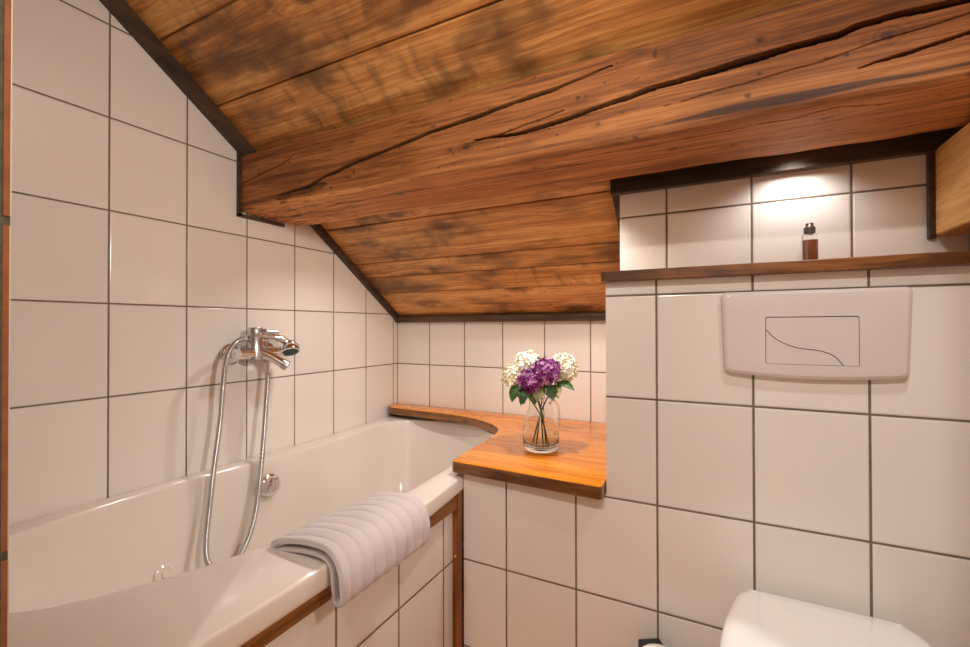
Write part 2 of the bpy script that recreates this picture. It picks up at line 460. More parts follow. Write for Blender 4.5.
def crack(cs, x, v):
    """signed distance to the crack line at x, and position 0..1 along it"""
    if x < cs[0][0] or x > cs[-1][0]: return None
    for (xa, va), (xb, vb) in zip(cs, cs[1:]):
        if xa <= x <= xb:
            t = (x-xa)/(xb-xa); t2 = t*t*(3-2*t)*.5 + t*.5
            return v - lin(va, vb, t2), (x-cs[0][0])/(cs[-1][0]-cs[0][0])
front_cr = [(C1, .0052, .016, .9), (C2, .0062, .022, 1.), (C4, .0026, .009, .85), (C6, .0022, .008, .8), (C7, .0018, .006, .7), (C8, .0014, .003, .5)]
bot_cr = [(CB1, .0020, .005, .7), (CB2, .0020, .004, .6), (CB3, .004, .008, .55), (CB4, .003, .006, .5), (CB5, .0012, .002, .35)]
knots = [(.892, 1.481, .019), (1.701, 1.515, .017), (.846, 1.481, .009), (.855, 1.470, .006), (1.519, 1.562, .010), (1.22, 1.468, .007), (.50, 1.465, .006), (1.36, 1.575, .008)]
yF, yBk, zB, zT = .964, 1.2, 1.423, 1.617
NX = 900
prof = []          # (y, z, face, across)
NF, NB = 124, 72
for k in range(NF+1): prof.append(('f', zT + (zB-zT)*k/NF))
for k in range(1, NB+1): prof.append(('b', yF + (yBk-yF)*k/NB))
for k in range(1, 9): prof.append(('k', zB + (1.50-zB)*k/8))
for k in range(1, 9): prof.append(('t', k/9))
bm = bmesh.new()
wear_l = bm.verts.layers.float.new('wear'); pale_bounce_l = bm.verts.layers.float.new('pale_bounce')
rows = []
for i in range(NX+1):
    x = X0b + (X1b-X0b)*i/NX
    row = []
    # arris wander: the lower front edge is waney, wide where bark was left
    wav = .004*noise.noise(Vector((x*3.1, 1.7, 0))) + .002*noise.noise(Vector((x*11., 5.2, 0)))
    hew = sst(.55, .15, x)
    for kind, v in prof:
        wear = 0.; pale_bounce = 0.
        if kind == 'f':
            y, z = yF, v
            jx = wav * sst(1.50, zB, z)
            z += jx
            und = .0035*noise.noise(Vector((x*2.2, z*7, 3.))) + .0018*noise.noise(Vector((x*7, z*30, 9.))) + .0007*noise.noise(Vector((x*20, z*160, 2.)))
            y -= und
            # rounding of the arris
            rr = .012 + .01*hew
            e = max(0., (zB+rr) - v)/rr
            y += rr*.45*e*e
            et = max(0., v-(zT-.008))/.008
            y += .004*et*et
            for cs, hw, dep, dk in front_cr:
                r = crack(cs, x, v + .002*noise.noise(Vector((x*14, v*3, 4.))))
                if r:
                    d, t = r
                    w = hw*(.25+.75*sst(0, .18, t)*sst(1.02, .8, t))*(1+.35*noise.noise(Vector((x*9, 0, hw*900))))
                    q = abs(d)/max(w, 1e-5)
                    s = max(0., 1-q*q) if q < 1 else 0
                    y += dep*s**.6 if s else 0
                    wear = max(wear, dk*sst(1.25, .55, q))
            # dark wane strip along the lower arris, right part
            if 1.30 < x:
                zc3 = lin(1.440, 1.444, min(1, (x-1.34)/.2)) + .0015*noise.noise(Vector((x*12, 2, 2)))
                w = .0085*sst(1.32, 1.50, x)*(.25+.75*sst(1.75, 1.55, x)) + .001
                wear = max(wear, .78*sst(w*1.3, w*.6, abs(v-zc3)))
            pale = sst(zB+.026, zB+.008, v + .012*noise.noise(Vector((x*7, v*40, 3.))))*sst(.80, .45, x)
            pale_bounce = max(pale_bounce, .8*pale)
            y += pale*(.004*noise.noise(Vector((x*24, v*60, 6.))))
            sc3 = noise.noise(Vector((x*16 + v*60, v*120, 12.)))
            wear = max(wear, .7*pale*sst(.34, .5, sc3))
            # dark notch at the left
            nz = .0105*sst(.17, .2, x)*sst(.42, .38, x)
            if nz > .001:
                q = abs(v - lin(1.449, 1.462, (x-.18)/.24))/nz
                if q < 1: y += .006*(1-q*q)**.5
                wear = max(wear, (.62 + .25*noise.noise(Vector((x*40, v*90, 3))))*sst(1.15, .75, q))
            for kx, kz, kr in knots:
                d = math.hypot((x-kx)*.8, v-kz)
                if d < kr*2.6:
                    n_ = .35*noise.noise(Vector((x*160, v*160, 1)))
                    wear = max(wear, .85*sst(kr*.75, kr*.3, d)*(.75+n_))
                    wear = max(wear, .3*max(0, math.sin(d/kr*9+2*n_))*sst(kr*2.4, kr*.7, d))
                    y -= .0015*sst(kr*2, 0, d)
            wh = noise.noise(Vector((x*55, v*55, 7)))
            if wh > .62: wear = max(wear, .6*sst(.62, .68, wh))     # worm holes
        elif kind == 'b':
            y, z = v, zB + wav
            rr = .012 + .02*hew
            e = max(0., (yF+rr)-v)/rr
            z += rr*.45*e*e
            rough_hew = hew*(.008*noise.noise(Vector((x*9, v*26, 1))) + .004*noise.noise(Vector((x*30, v*70, 1))))
            z += .003*noise.noise(Vector((x*2.4, v*9, 5))) + rough_hew + .0006*noise.noise(Vector((x*20, v*160, 2.)))
            for cs, hw, dep, dk in bot_cr:
                r = crack(cs, x, v + .006*noise.noise(Vector((x*14, v*3, 4.))))
                if r:
                    d, t = r
                    w = hw*(.2+.8*sst(0, .2, t)*sst(1., .8, t))
                    q = abs(d)/max(w, 1e-5)
                    if q < 1: z += dep*(1-q*q)**.6
                    wear = max(wear, dk*sst(1.3, .5, q))
            pale_bounce = .55 + .35*hew  # fresh-cut underside, lightened further in place of bounced light
            wear = max(wear, .6*hew*sst(.36, .5, noise.noise(Vector((x*14 + v*30, v*90, 8.)))))
            for kx, ky, kr in ((1.63, 1.035, .012), (1.36, 1.06, .012), (1.05, 1.03, .012), (.62, 1.05, .01), (1.48, 1.1, .008)):
                d = math.hypot((x-kx)*.7, v-ky)
                wear = max(wear, .6*sst(kr, kr*.3, d), .22*max(0, math.sin(d/kr*7))*sst(kr*2.4, kr, d))
        elif kind == 'k': y, z = yBk, v
        else:
            t = v; y = lin(yBk, yF, t); z = lin(1.50, zT, t)
        vt = bm.verts.new((x, y, z)); vt[wear_l] = min(1., wear); vt[pale_bounce_l] = pale_bounce
        row.append(vt)
    rows.append(row)
np_ = len(prof)
for a, b in zip(rows, rows[1:]):
    for k in range(np_):
        bm.faces.new((a[k], a[(k+1) % np_], b[(k+1) % np_], b[k]))
bm.faces.new(rows[0]); bm.faces.new(rows[-1])
bmesh.ops.recalc_face_normals(bm, faces=bm.faces[:])
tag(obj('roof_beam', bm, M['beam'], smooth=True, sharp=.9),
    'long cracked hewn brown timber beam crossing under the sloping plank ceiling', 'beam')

# short pale beam coming out of the upper wall at the right
bm = bmesh.new()
NXr = 60
vs = []
for i in range(NXr+1):
    y = 1.289 - (1.289-.60)*i/NXr
    ring = []
    pts = rrect(1.861, 2.06, 1.223, 1.409, .006, 3)
    for px, pz in pts:
        n_ = .002*noise.noise(Vector((px*12, y*4, pz*12)))
        ring.append(bm.verts.new((px+n_, y, pz+n_*.6)))
    vs.append(ring)
for a, b in zip(vs, vs[1:]):
    for k in range(len(a)): bm.faces.new((a[k], a[(k+1) % len(a)], b[(k+1) % len(a)], b[k]))
bm.faces.new(vs[0]); bm.faces.new(vs[-1]); bmesh.ops.recalc_face_normals(bm, faces=bm.faces[:])
tag(obj('timber_strut', bm, M['rbeam'], smooth=True, sharp=.7), 'short pale square-sawn timber jutting from the upper wall above the right end of the ledge', 'beam')
struct('trim_8', box(bmesh.new(), 1.850, 1.861, 1.276, 1.29, 1.218, 1.415, .001, 1), M['batten_y'])

# ------------------------------------------------------------------ bathtub
tub = thing('bathtub', 'white built-in bathtub with a curved basin along the left wall', 'bathtub', (.4, .96, 0))
opening = [(.705, 1.22), (.714, 1.07), (.716, .93), (.655, .64), (.600, .46), (.525, .325), (.44, .262), (.30, .235), (.17, .265), (.09, .36), (.055, .50), (.045, .64), (.046, .80), (.068, .95),
           (.085, 1.12), (.088, 1.28), (.075, 1.48), (.085, 1.62), (.16, 1.71), (.28, 1.735), (.40, 1.73), (.52, 1.70), (.61, 1.635), (.668, 1.54), (.695, 1.40)]
op = [Vector((p.x, p.y)) for p in crc([(a, b, 0) for a, b in opening], 7)]
N = len(op); cx, cy = .38, .97
def outer_hit(p, x0, x1, y0, y1):
    d = Vector((p.x-cx, p.y-cy)); best = 1e9
    if d.x > 1e-9: best = min(best, (x1-cx)/d.x)
    if d.x < -1e-9: best = min(best, (x0-cx)/d.x)
    if d.y > 1e-9: best = min(best, (y1-cy)/d.y)
    if d.y < -1e-9: best = min(best, (y0-cy)/d.y)
    return Vector((cx+d.x*best, cy+d.y*best))
def xfront(y): return .812 - .026*sst(.85, 1.2, y)
def zrim(x, y): return .580 + .018*sst(.10, .70, x) + .010*sst(1.35, 1.72, y)
out = []
for p in op:
    q = outer_hit(p, .004, .80, .136, 1.79)
    if q.x > .79: q.x = xfront(q.y)
    out.append(q)
floor_out = []
for p in op:   # basin floor outline
    a = math.atan2(p.y-cy, p.x-cx)
    floor_out.append(Vector((.40+.185*math.cos(a), 1.0+.48*math.sin(a))))
bm = bmesh.new()
def ring(fn): return [bm.verts.new(fn(i)) for i in range(N)]
rings = []
def mixv(a, b, t): return a + (b-a)*t
for dx, z in ((.016, .549), (.006, .551), (.0025, .556), (.001, .568)):
    rings.append(ring(lambda i, dx=dx, z=z: Vector((out[i].x-(dx if out[i].x > .7 else 0), out[i].y, z))))
for ins, dz in ((.0, -.0065), (.0012, -.0024), (.0045, -.0005), (.013, .0)):
    def fn(i, ins=ins, dz=dz):
        q = out[i] + (op[i]-out[i]).normalized()*ins
        return Vector((q.x, q.y, zrim(q.x, q.y) + dz))
    rings.append(ring(fn))
for t in (.3, .55, .75):
    def fn(i, t=t):
        q = mixv(out[i], op[i], t); L = (op[i]-out[i]).length
        return Vector((q.x, q.y, zrim(q.x, q.y) + .003*math.sin(PI*t)))
    rings.append(ring(fn))
depth = .40
def inward(i, k):   # k metres inside the opening edge
    n = Vector((.40, min(max(op[i].y, .62), 1.38)))-op[i]; n.normalize(); return op[i] + n*k
for k, dz in ((-.004, -.0), (-.0005, -.002), (.0025, -.006), (.005, -.016)):
    rings.append(ring(lambda i, k=k, dz=dz: Vector((inward(i, k).x, inward(i, k).y, zrim(op[i].x, op[i].y) + dz))))
for t, dz in ((.05, .08), (.12, .16), (.20, .24), (.29, .31), (.42, .365), (.60, .393), (.85, .405), (1., .408)):
    def fn(i, t=t, dz=dz):
        q = mixv(inward(i, .006), floor_out[i], t)
        return Vector((q.x, q.y, .585 - dz))
    rings.append(ring(fn))
for a, b in zip(rings, rings[1:]):
    for k in range(N): bm.faces.new((a[k], a[(k+1) % N], b[(k+1) % N], b[k]))
c = bm.verts.new((.40, 1.0, .585-.410))
for k in range(N): bm.faces.new((rings[-1][k], rings[-1][(k+1) % N], c))
bmesh.ops.recalc_face_normals(bm, faces=bm.faces[:])
for f in bm.faces[:3]: pass
shell = obj('tub_shell', bm, M['enamel'], tub, smooth=True)
ss = shell.modifiers.new('sub', 'SUBSURF'); ss.levels = ss.render_levels = 1
# silicone bead at the left wall
bm = bmesh.new(); tube(bm, [(.003, .14+.0825*k, zrim(.02, .14+.0825*k)-.008 + .0015*math.sin(k*2.1)) for k in range(21)], .0028, 6)
obj('sealant_bead', bm, M['dirt'], tub, smooth=True)
# inner wall position of the left side at height z (used for fittings)
from mathutils.bvhtree import BVHTree
bpy.context.view_layer.update()
bvh = BVHTree.FromObject(shell, bpy.context.evaluated_depsgraph_get())
inv = shell.matrix_world.inverted()
def tubwall(y, z):
    h = bvh.ray_cast(inv @ Vector((.40, y, z)), Vector((-1, 0, 0)))
    return (shell.matrix_world @ h[0], h[1]) if h[0] else (Vector((.12, y, z)), Vector((1, 0, 0)))
p, n = tubwall(1.005, .496)
if n.x < 0: n = -n
ov = obj('overflow_knob', lathe(bmesh.new(), [(0, .026), (.030, .025), (.036, .021), (.038, .012), (.038, -.004)], p, n, 40), M['chrome'], tub, smooth=True, sharp=.8)
bm = bmesh.new()
s = p + n*.027; up = Vector((0, 0, 1))
tube(bm, [s + Vector((0, -.012, -.018)), s + n*.006 + Vector((0, 0, .002)), s + Vector((0, .010, .022))], [.005, .008, .006], 10)
obj('twist_grip', bm, M['chrome'], ov, smooth=True)
for yy, zz, rr in ((.685, .352, .026), (.915, .316, .028)):
    p, n = tubwall(yy, zz)
    if n.x < 0: n = -n
    j = obj('whirlpool_jet', lathe(bmesh.new(), [(0, .012), (rr*.3, .012), (rr*.38, .006), (rr*.75, .009), (rr, .006), (rr, -.006)], p, n, 28), M['enamel'], tub, smooth=True, sharp=.7)

# tiled apron below the rim, its wooden frame
struct('wall_apron', box(bmesh.new(), .738, .768, .133, 1.123, 0, .540), M['panel'])
fr = thing('apron_frame', 'brown wooden frame strip round the tiled tub front under the white rim', 'trim', (.78, 1.1, 0))
obj('top_rail', box(bmesh.new(), .7685, .784, .134, 1.097, .508, .5495, .001, 1), M['rail'], fr)
po = obj('corner_post', box(bmesh.new(), .764, .787, 1.0975, 1.1225, .0, .574, .0015, 1), M['post'], fr)
obj('screw', lathe(bmesh.new(), [(0, .0022), (.003, .0016), (.004, 0)], (.776, 1.0972, .372), (0, -1, 0), 12), M['brass'], po, smooth=True)

# ------------------------------------------------------------------ wooden shelf, wraps round the tub end
top_edge = [(.079, 1.697), (.259, 1.690), (.431, 1.676), (.520, 1.655), (.590, 1.625), (.645, 1.590), (.690, 1.550), (.718, 1.505), (.733, 1.45), (.745, 1.348), (.753, 1.227), (.762, 1.115)]
crv = [(p.x, p.y) for p in cr([(a, b, 0) for a, b in top_edge], 5)]
poly = [(.003, 1.81), (.003, 1.752), (.022, 1.722), (.05, 1.703)] + crv + [(.764, 1.104), (.772, 1.098), (1.192, 1.082), (1.197, 1.088), (1.197, 1.81)]
bm = bmesh.new()
zs0, zs1 = .612, .645
A = [bm.verts.new((x, y, zs0)) for x, y in poly]; B = [bm.verts.new((x, y, zs1)) for x, y in poly]
ft = bm.faces.new(B); fb = bm.faces.new(A); n = len(poly)
for i in range(n): bm.faces.new((A[i], A[(i+1) % n], B[(i+1) % n], B[i]))
bmesh.ops.recalc_face_normals(bm, faces=bm.faces[:])
bmesh.ops.bevel(bm, geom=[e for e in ft.edges], offset=.005, segments=3, profile=.5, affect='EDGES')
bm.normal_update()
for f in bm.faces: f.material_index = 1 if f.normal.z < .45 else 0
tag(obj('wooden_shelf', bm, [M['shelf'], M['shelf_edge']], smooth=True, sharp=.5), 'glossy orange wooden shelf curving round the far end of the bathtub', 'shelf')
# ledge board on the cistern wall
bm = bmesh.new(); box(bm, 1.194, XR-.003, 1.099, 1.289, 1.1415, 1.1655, .002, 2)
tag(obj('wooden_ledge', bm, M['ledge']), 'narrow dark brown wooden ledge board above the flush plate', 'shelf')

# ------------------------------------------------------------------ bath mixer tap
mx = thing('bath_mixer', 'chrome wall-mounted bath mixer tap with spout and lever on the left wall', 'tap', (0, .97, .945))
zA, xA = .944, .072
for yy in (.930, 1.066):
    e = obj('wall_rosette', lathe(bmesh.new(), [(0, .014), (.022, .014), (.030, .010), (.034, .004), (.034, .0005)], (0, yy, zA), (1, 0, 0), 36), M['chrome'], mx, smooth=True, sharp=.7)
    bm = bmesh.new(); tube(bm, [(.010, yy, zA), (xA-.010, yy, zA)], .0125, 20)
    tube(bm, [(.030, yy, zA), (.050, yy, zA)], .0175, 6)
    obj('union_nut', bm, M['chrome'], mx, smooth=True, sharp=.5)
bm = bmesh.new(); lathe(bm, [(0, -.080), (.017, -.080), (.0185, -.078), (.0185, .078), (.017, .080), (0, .080)], (xA, .992, zA), (0, 1, 0), 32)
obj('mixer_body', bm, M['chrome'], mx, smooth=True, sharp=.6)
bm = bmesh.new(); lathe(bm, [(0, -.022), (.020, -.022), (.022, -.020), (.0225, .050), (.0215, .0515), (.0215, .0535), (.0225, .055), (.0225, .083), (.0205, .086), (0, .086)], (xA, .972, zA), (0, 0, 1), 36)
cart = obj('cartridge_housing', bm, M['steel'], mx, smooth=True, sharp=.6)
bm = bmesh.new(); tube(bm, [(xA+.014, .985, zA+.072), (xA+.026, .996, zA+.074)], .0085, 16); tube(bm, [(xA+.022, .992, zA+.073), (xA+.030, 1.037, zA+.070)], [.0048, .0055], 14)
obj('lever', bm, M['steel'], mx, smooth=True, sharp=.6)
bm = bmesh.new(); tube(bm, [(xA+.0, .985, zA+.004), (xA+.030, 1.010, zA-.014), (xA+.060, 1.036, zA-.040)], [.0165, .0155, .0145], 24)
sp = obj('spout', bm, M['chrome'], mx, smooth=True, sharp=.7)
dS = (Vector((xA+.060, 1.036, zA-.040)) - Vector((xA+.030, 1.010, zA-.014))).normalized()
bm = bmesh.new(); lathe(bm, [(0, .010), (.0085, .010), (.0085, .014), (.0165, .014), (.017, .012), (.017, -.006), (.0155, -.006)], Vector((xA+.060, 1.036, zA-.040)), dS, 24)
obj('aerator', bm, M['steel'], sp, smooth=True, sharp=.6)
bm = bmesh.new(); tube(bm, [(xA, 1.018, zA-.012), (xA, 1.018, zA-.034)], .0125, 20); obj('hose_outlet', bm, M['steel'], mx, smooth=True, sharp=.6)
bm = bmesh.new(); tube(bm, [(xA-.006, 1.012, zA+.010), (xA-.018, 1.014, zA+.040)], .0085, 14)
box(bm, xA-.036, xA-.008, 1.000, 1.030, zA+.034, zA+.050, .004, 2)
obj('handset_cradle', bm, M['chrome'], mx, smooth=True, sharp=.6)
# hand shower lying in the cradle
hs = thing('hand_shower', 'chrome hand shower lying in the cradle on the bath mixer', 'shower head', (.075, 1.0, 1.0))
h0 = Vector((.074, .958, 1.003)); 
bm = bmesh.new(); tube(bm, cr([(.060, .944, .991), (.050, .975, 1.000), (.050, 1.015, 1.003), (.066, 1.060, .994), (.086, 1.095, .972), (.100, 1.112, .952)], 6),
    [.0095]*6 + [.0105]*6 + [.0115]*6 + [.013]*6 + [.018]*6 + [.022], 20)
obj('handle', bm, M['chrome'], hs, smooth=True, sharp=.9)
hd = Vector((.098, 1.088, .944)); hn = Vector((.45, -.18, -.87)).normalized()
bm = bmesh.new(); lathe(bm, [(0, -.032), (.018, -.029), (.029, -.019), (.035, -.004), (.034, .002), (.029, .003), (.029, .001), (0, .001)], hd, hn, 40)
head = obj('head', bm, M['chrome'], hs, smooth=True, sharp=.8)
bm = bmesh.new(); lathe(bm, [(0, .0055), (.026, .005), (.0288, .003), (.0288, .0005)], hd, hn, 40)
u_, v_ = frame(hn)
for rr, m in ((.007, 6), (.014, 12), (.021, 18)):
    for k in range(m):
        c_ = hd + hn*.005 + (u_*math.cos(2*PI*k/m) + v_*math.sin(2*PI*k/m))*rr
        lathe(bm, [(.0016, 0), (.0012, .0022), (0, .0022)], c_, hn, 6)
obj('spray_face', bm, M['rubber'], head, smooth=True, sharp=.8)
# hose
ho = thing('shower_hose', 'ribbed metal shower hose hanging in a loop from the mixer into the tub', 'hose', (.1, .85, .34))
hp = [(.061, .945, .9915), (.072, .922, .990), (.085, .896, .983), (.090, .869, .955), (.090, .857, .912), (.088, .850, .83), (.086, .845, .745), (.092, .824, .62), (.100, .806, .515), (.128, .778, .418), (.152, .766, .366), (.165, .783, .337), (.172, .812, .328), (.165, .863, .349), (.140, .920, .421), (.110, .966, .56), (.088, .999, .75), (.074, 1.018, .868), (.072, 1.018, .905)]
pth = cr(hp, 14)
rs = [.0062 + (.0007 if k % 2 else 0) for k in range(len(pth))]
# resample densely for rib look
dense = cr(pth[::7] + [pth[-1]], 34)
bm = bmesh.new(); tube(bm, dense, [.0074 + (.0009 if (k//2) % 2 else 0.) for k in range(len(dense))], 12)
obj('hose', bm, M['steel'], ho, smooth=True)
bm = bmesh.new(); tube(bm, [pth[2], pth[0]], [.0085, .0095], 16); obj('hose_nut', bm, M['chrome'], ho, smooth=True, sharp=.6)
bm = bmesh.new(); tube(bm, [(.0735, 1.018, .876), (.072, 1.018, .910)], [.008, .0095], 16); obj('hose_nut', bm, M['chrome'], ho, smooth=True, sharp=.6)

# ------------------------------------------------------------------ towel over the rim
def towel():
    path = cr([(.682, 0, .590), (.694, 0, .597), (.72, 0, .602), (.755, 0, .606), (.794, 0, .605), (.812, 0, .597), (.8195, 0, .581), (.820, 0, .560), (.820, 0, .541)], 6)
    n = len(path); W0, W1 = .580, .862; m = 190
    T = .011
    cen = path
    def nm(k):
        d = cen[min(k+1, n-1)] - cen[max(k-1, 0)]; d.normalize(); return Vector((-d.z, 0, d.x)) if True else None
    nms = [nm(k) for k in range(n)]
    nms = [v if (v.z > 0 or v.x > 0) else -v for v in nms]
    # one folded sheet: outer layer out, U-turn at the hem, inner layer back; then its thickness
    line = []
    swell = lambda s: .0005 + .006*sst(.45, .85, s)*sst(1.25, .9, s) + .002*sst(.15, .4, s)*sst(.7, .5, s)
    for k in range(n): line.append((cen[k] + nms[k]*(T + .0165*0 + swell(k/(n-1))*1.0 + .006), 1, k/(n-1)))
    e = cen[-1]
    for q in range(1, 6):
        a = PI*q/6; rr = (T + swell(1) + .006)/2 + .0
        line.append((e + nms[-1]*(rr + rr*math.cos(a)) + Vector((0, 0, -1))*rr*1.1*math.sin(a), .7, 1.))
    for k in range(n-1, -1, -1): line.append((cen[k] + nms[k]*.0035, 0, k/(n-1)))
    bm = bmesh.new()
    Wd = []
    L = len(line)
    P = [l[0] for l in line]
    NN = []
    for k in range(L):
        d = (P[min(k+1, L-1)]-P[max(k-1, 0)]).normalized(); NN.append(Vector((-d.z, 0, d.x)))
    if NN[3].z < 0: NN = [-v for v in NN]
    cols_o, cols_i = [], []
    for j in range(m+1):
        t = j/m; y = W0 + (W1-W0)*t
        rib = abs(math.sin(PI*(8.6*t+.25)))**.5
        end = min(1., min(t, 1-t)/.02); end = math.sqrt(1-(1-end)**2)
        co_, ci_ = [], []
        for k in range(L):
            s = line[k][2]; o_ = line[k][1]
            sk = .0*sst(.5, 1., s)*t - .0*t
            yy = y + .012*(1-t)*s + .004*noise.noise(Vector((s*3, 2., t*2)))
            wob = .0025*noise.noise(Vector((s*4, t*7, 1.)))
            lift = Vector((0, 0, .0))
            droop = Vector((0, 0, -.012*t*sst(.8, 1., s) if False else 0))
            p = P[k] + lift + droop + NN[k]*wob*o_
            # far end: lie a bit further in, near end a little further out
            p = p + Vector((.022*sst(.0, 1., t)*(1-s)*(.6), 0, .0))
            co_.append(bm.verts.new((p + NN[k]*(.0045*end + .0055*(rib-.35)*o_*end)) + Vector((0, yy-p.y, 0))))
            ci_.append(bm.verts.new((p - NN[k]*.0042*end) + Vector((0, yy-p.y, 0))))
        cols_o.append(co_); cols_i.append(ci_)
    for a, b in zip(cols_o, cols_o[1:]):
        for k in range(L-1): bm.faces.new((a[k], a[k+1], b[k+1], b[k]))
    for a, b in zip(cols_i, cols_i[1:]):
        for k in range(L-1): bm.faces.new((a[k], b[k], b[k+1], a[k+1]))
    for a, b in ((cols_o[0], cols_i[0]), (cols_o[-1], cols_i[-1])):
        for k in range(L-1): bm.faces.new((a[k], b[k], b[k+1], a[k+1]))
    for k in (0, L-1):
        for j in range(m): bm.faces.new((cols_o[j][k], cols_o[j+1][k], cols_i[j+1][k], cols_i[j][k]))
    bmesh.ops.recalc_face_normals(bm, faces=bm.faces[:])
    return bm
tag(obj('bath_towel', towel(), M['towel'], smooth=True), 'folded ribbed off-white towel draped over the rim of the bathtub', 'towel')

# ------------------------------------------------------------------ glass pitcher with flowers
vx, vy, vz = .955, 1.322, .6455
va = thing('glass_pitcher', 'clear glass pitcher vase with a handle standing on the wooden shelf', 'vase', (vx, vy, vz))
outp = [(0, 0), (.046, 0), (.051, .003), (.0535, .012), (.056, .030), (.057, .052), (.0535, .080), (.046, .108), (.039, .128), (.036, .142), (.0375, .156), (.0415, .166)]
inp = [(.0400, .1665), (.0355, .156), (.0340, .142), (.0370, .128), (.0440, .107), (.0515, .080), (.055, .052), (.054, .032), (.050, .018), (.042, .0135), (0, .0125)]
bm = bmesh.new(); lathe(bm, outp + inp, (vx, vy, vz), (0, 0, 1), 56)
for v in bm.verts:   # pouring lip on the left
    h = v.co.z - vz
    d = Vector((v.co.x-vx, v.co.y-vy)); a = math.atan2(d.y, d.x)
    k = sst(.145, .166, h)*max(0., math.cos(a-2.6))**6
    v.co.x += d.x*.35*k; v.co.y += d.y*.35*k
obj('pitcher_body', bm, M['glass'], va, smooth=True, sharp=1.2)
bm = bmesh.new()
a = -.35; dx, dy = math.cos(a), math.sin(a)
hpts = [(.036, .150), (.050, .157), (.064, .148), (.071, .122), (.070, .092), (.062, .066), (.0555, .058)]
tube(bm, cr([(vx+dx*r, vy+dy*r, vz+h) for r, h in hpts], 6), .0042, 12)
obj('pitcher_handle', bm, M['glass'], va, smooth=True)

def floret(bm, p, n, r, mi):
    u, v = frame(n); a0 = random.random()*6.28
    c = bm.verts.new(p + n*r*.05)
    for k in range(4):
        a = a0 + k*PI/2
        d = u*math.cos(a) + v*math.sin(a); e = -u*math.sin(a) + v*math.cos(a)
        q1 = bm.verts.new(p + d*r*.55 + e*r*.42 + n*r*.22); q2 = bm.verts.new(p + d*r*1.05 + n*r*.42); q3 = bm.verts.new(p + d*r*.55 - e*r*.42 + n*r*.22)
        f = bm.faces.new((c, q3, q2, q1)); f.material_index = mi

def leaf(bm, p, d, n, L, W):
    d = d.normalized(); s = d.cross(n).normalized(); n = s.cross(d)
    rows_ = []
    for k in range(6):
        t = k/5; w = W*math.sin(PI*min(1, t*.93+.07))**.8*(1-.25*t)
        c = p + d*L*t + n*(.18*L*math.sin(t*2.2) - .28*L*t*t)
        rows_.append([bm.verts.new(c + s*w), bm.verts.new(c - n*w*.25), bm.verts.new(c - s*w)])
    for a, b in zip(rows_, rows_[1:]):
        bm.faces.new((a[0], a[1], b[1], b[0])); bm.faces.new((a[1], a[2], b[2], b[1]))

def flower(name, label, cat, foot, mid, top, center, rad, nfl, mats, fr, leaves, squash=(1, 1, 1), leafmat='leaf'):
    t = thing(name, label, cat, foot, 'flowers in the glass pitcher')
    pts = cr([foot, mid, top], 8)
    bm = bmesh.new(); tube(bm, pts, [.0026 - .0008*k/(len(pts)-1) for k in range(len(pts))], 8)
    obj('stem', bm, M['stem'], t, smooth=True)
    bm = bmesh.new(); c = Vector(center)
    ga = PI*(3-math.sqrt(5))
    for k in range(nfl):
        z = 1-2*(k+.5)/nfl; r_ = math.sqrt(1-z*z)
        n = Vector((r_*math.cos(ga*k), r_*math.sin(ga*k), z))
        bump_ = 1 + .34*noise.noise(n*2.8 + c*40) + random.uniform(-.13, .15)
        p = c + Vector((n.x*squash[0], n.y*squash[1], n.z*squash[2]))*rad*bump_
        nn = (n + Vector((random.uniform(-.4, .4), random.uniform(-.4, .4), random.uniform(-.2, .5)))).normalized()
        floret(bm, p, nn, fr*random.uniform(.9, 1.4), 0 if random.random() < .68 else 1)
        if k % 2 == 0:
            floret(bm, c + (p-c)*.78, nn, fr, 0)
    # inner body so the cluster is not see-through
    iv = bmesh.ops.create_icosphere(bm, subdivisions=2, radius=rad*.66)['verts']
    for v in iv: v.co = Vector((v.co.x*squash[0], v.co.y*squash[1], v.co.z*squash[2])) + c
    obj('blossom', bm, [M[m] for m in mats], t, smooth=False)
    for (lp, ld, L, W, lm) in leaves:
        bm = bmesh.new(); leaf(bm, Vector(lp), Vector(ld), Vector((0, -.5, 1)), L*1.12, W*1.2)
        o = obj('leaf', bm, M[lm], t, smooth=True)
        so = o.modifiers.new('thick', 'SOLIDIFY'); so.thickness = .0006
    return t
B0 = vz + .0145
flower('white_lilac', 'large white flower head at the back left of the bouquet', 'flower', (.972, 1.325, B0), (.957, 1.322, .77), (.915, 1.335, .87), (.903, 1.345, .905), .043, 170, ('white_petal', 'cream_petal'), .0085,
       [((.925, 1.32, .855), (-.6, -.4, -.35), .055, .017, 'leaf'), ((.935, 1.32, .845), (-.2, -.8, -.5), .060, .018, 'leaf')])
flower('white_lilac', 'small creamy flower head lowest at the left edge of the bouquet', 'flower', (.985, 1.312, B0), (.953, 1.315, .76), (.880, 1.31, .85), (.862, 1.315, .872), .031, 110, ('cream_petal', 'white_petal'), .008,
       [((.892, 1.305, .85), (-.25, -.5, -.75), .058, .020, 'leaf'), ((.905, 1.30, .84), (.25, -.6, -.6), .055, .018, 'leaf')])
flower('white_lilac', 'white flower head at the right edge of the bouquet behind the purple ones', 'flower', (.925, 1.330, B0), (.957, 1.328, .77), (1.005, 1.345, .87), (1.020, 1.355, .902), .038, 150, ('white_petal', 'cream_petal'), .0085,
       [((1.005, 1.33, .858), (.8, -.3, -.15), .060, .016, 'leaf'), ((.995, 1.32, .85), (.5, -.7, -.4), .055, .020, 'leaf_pale')])
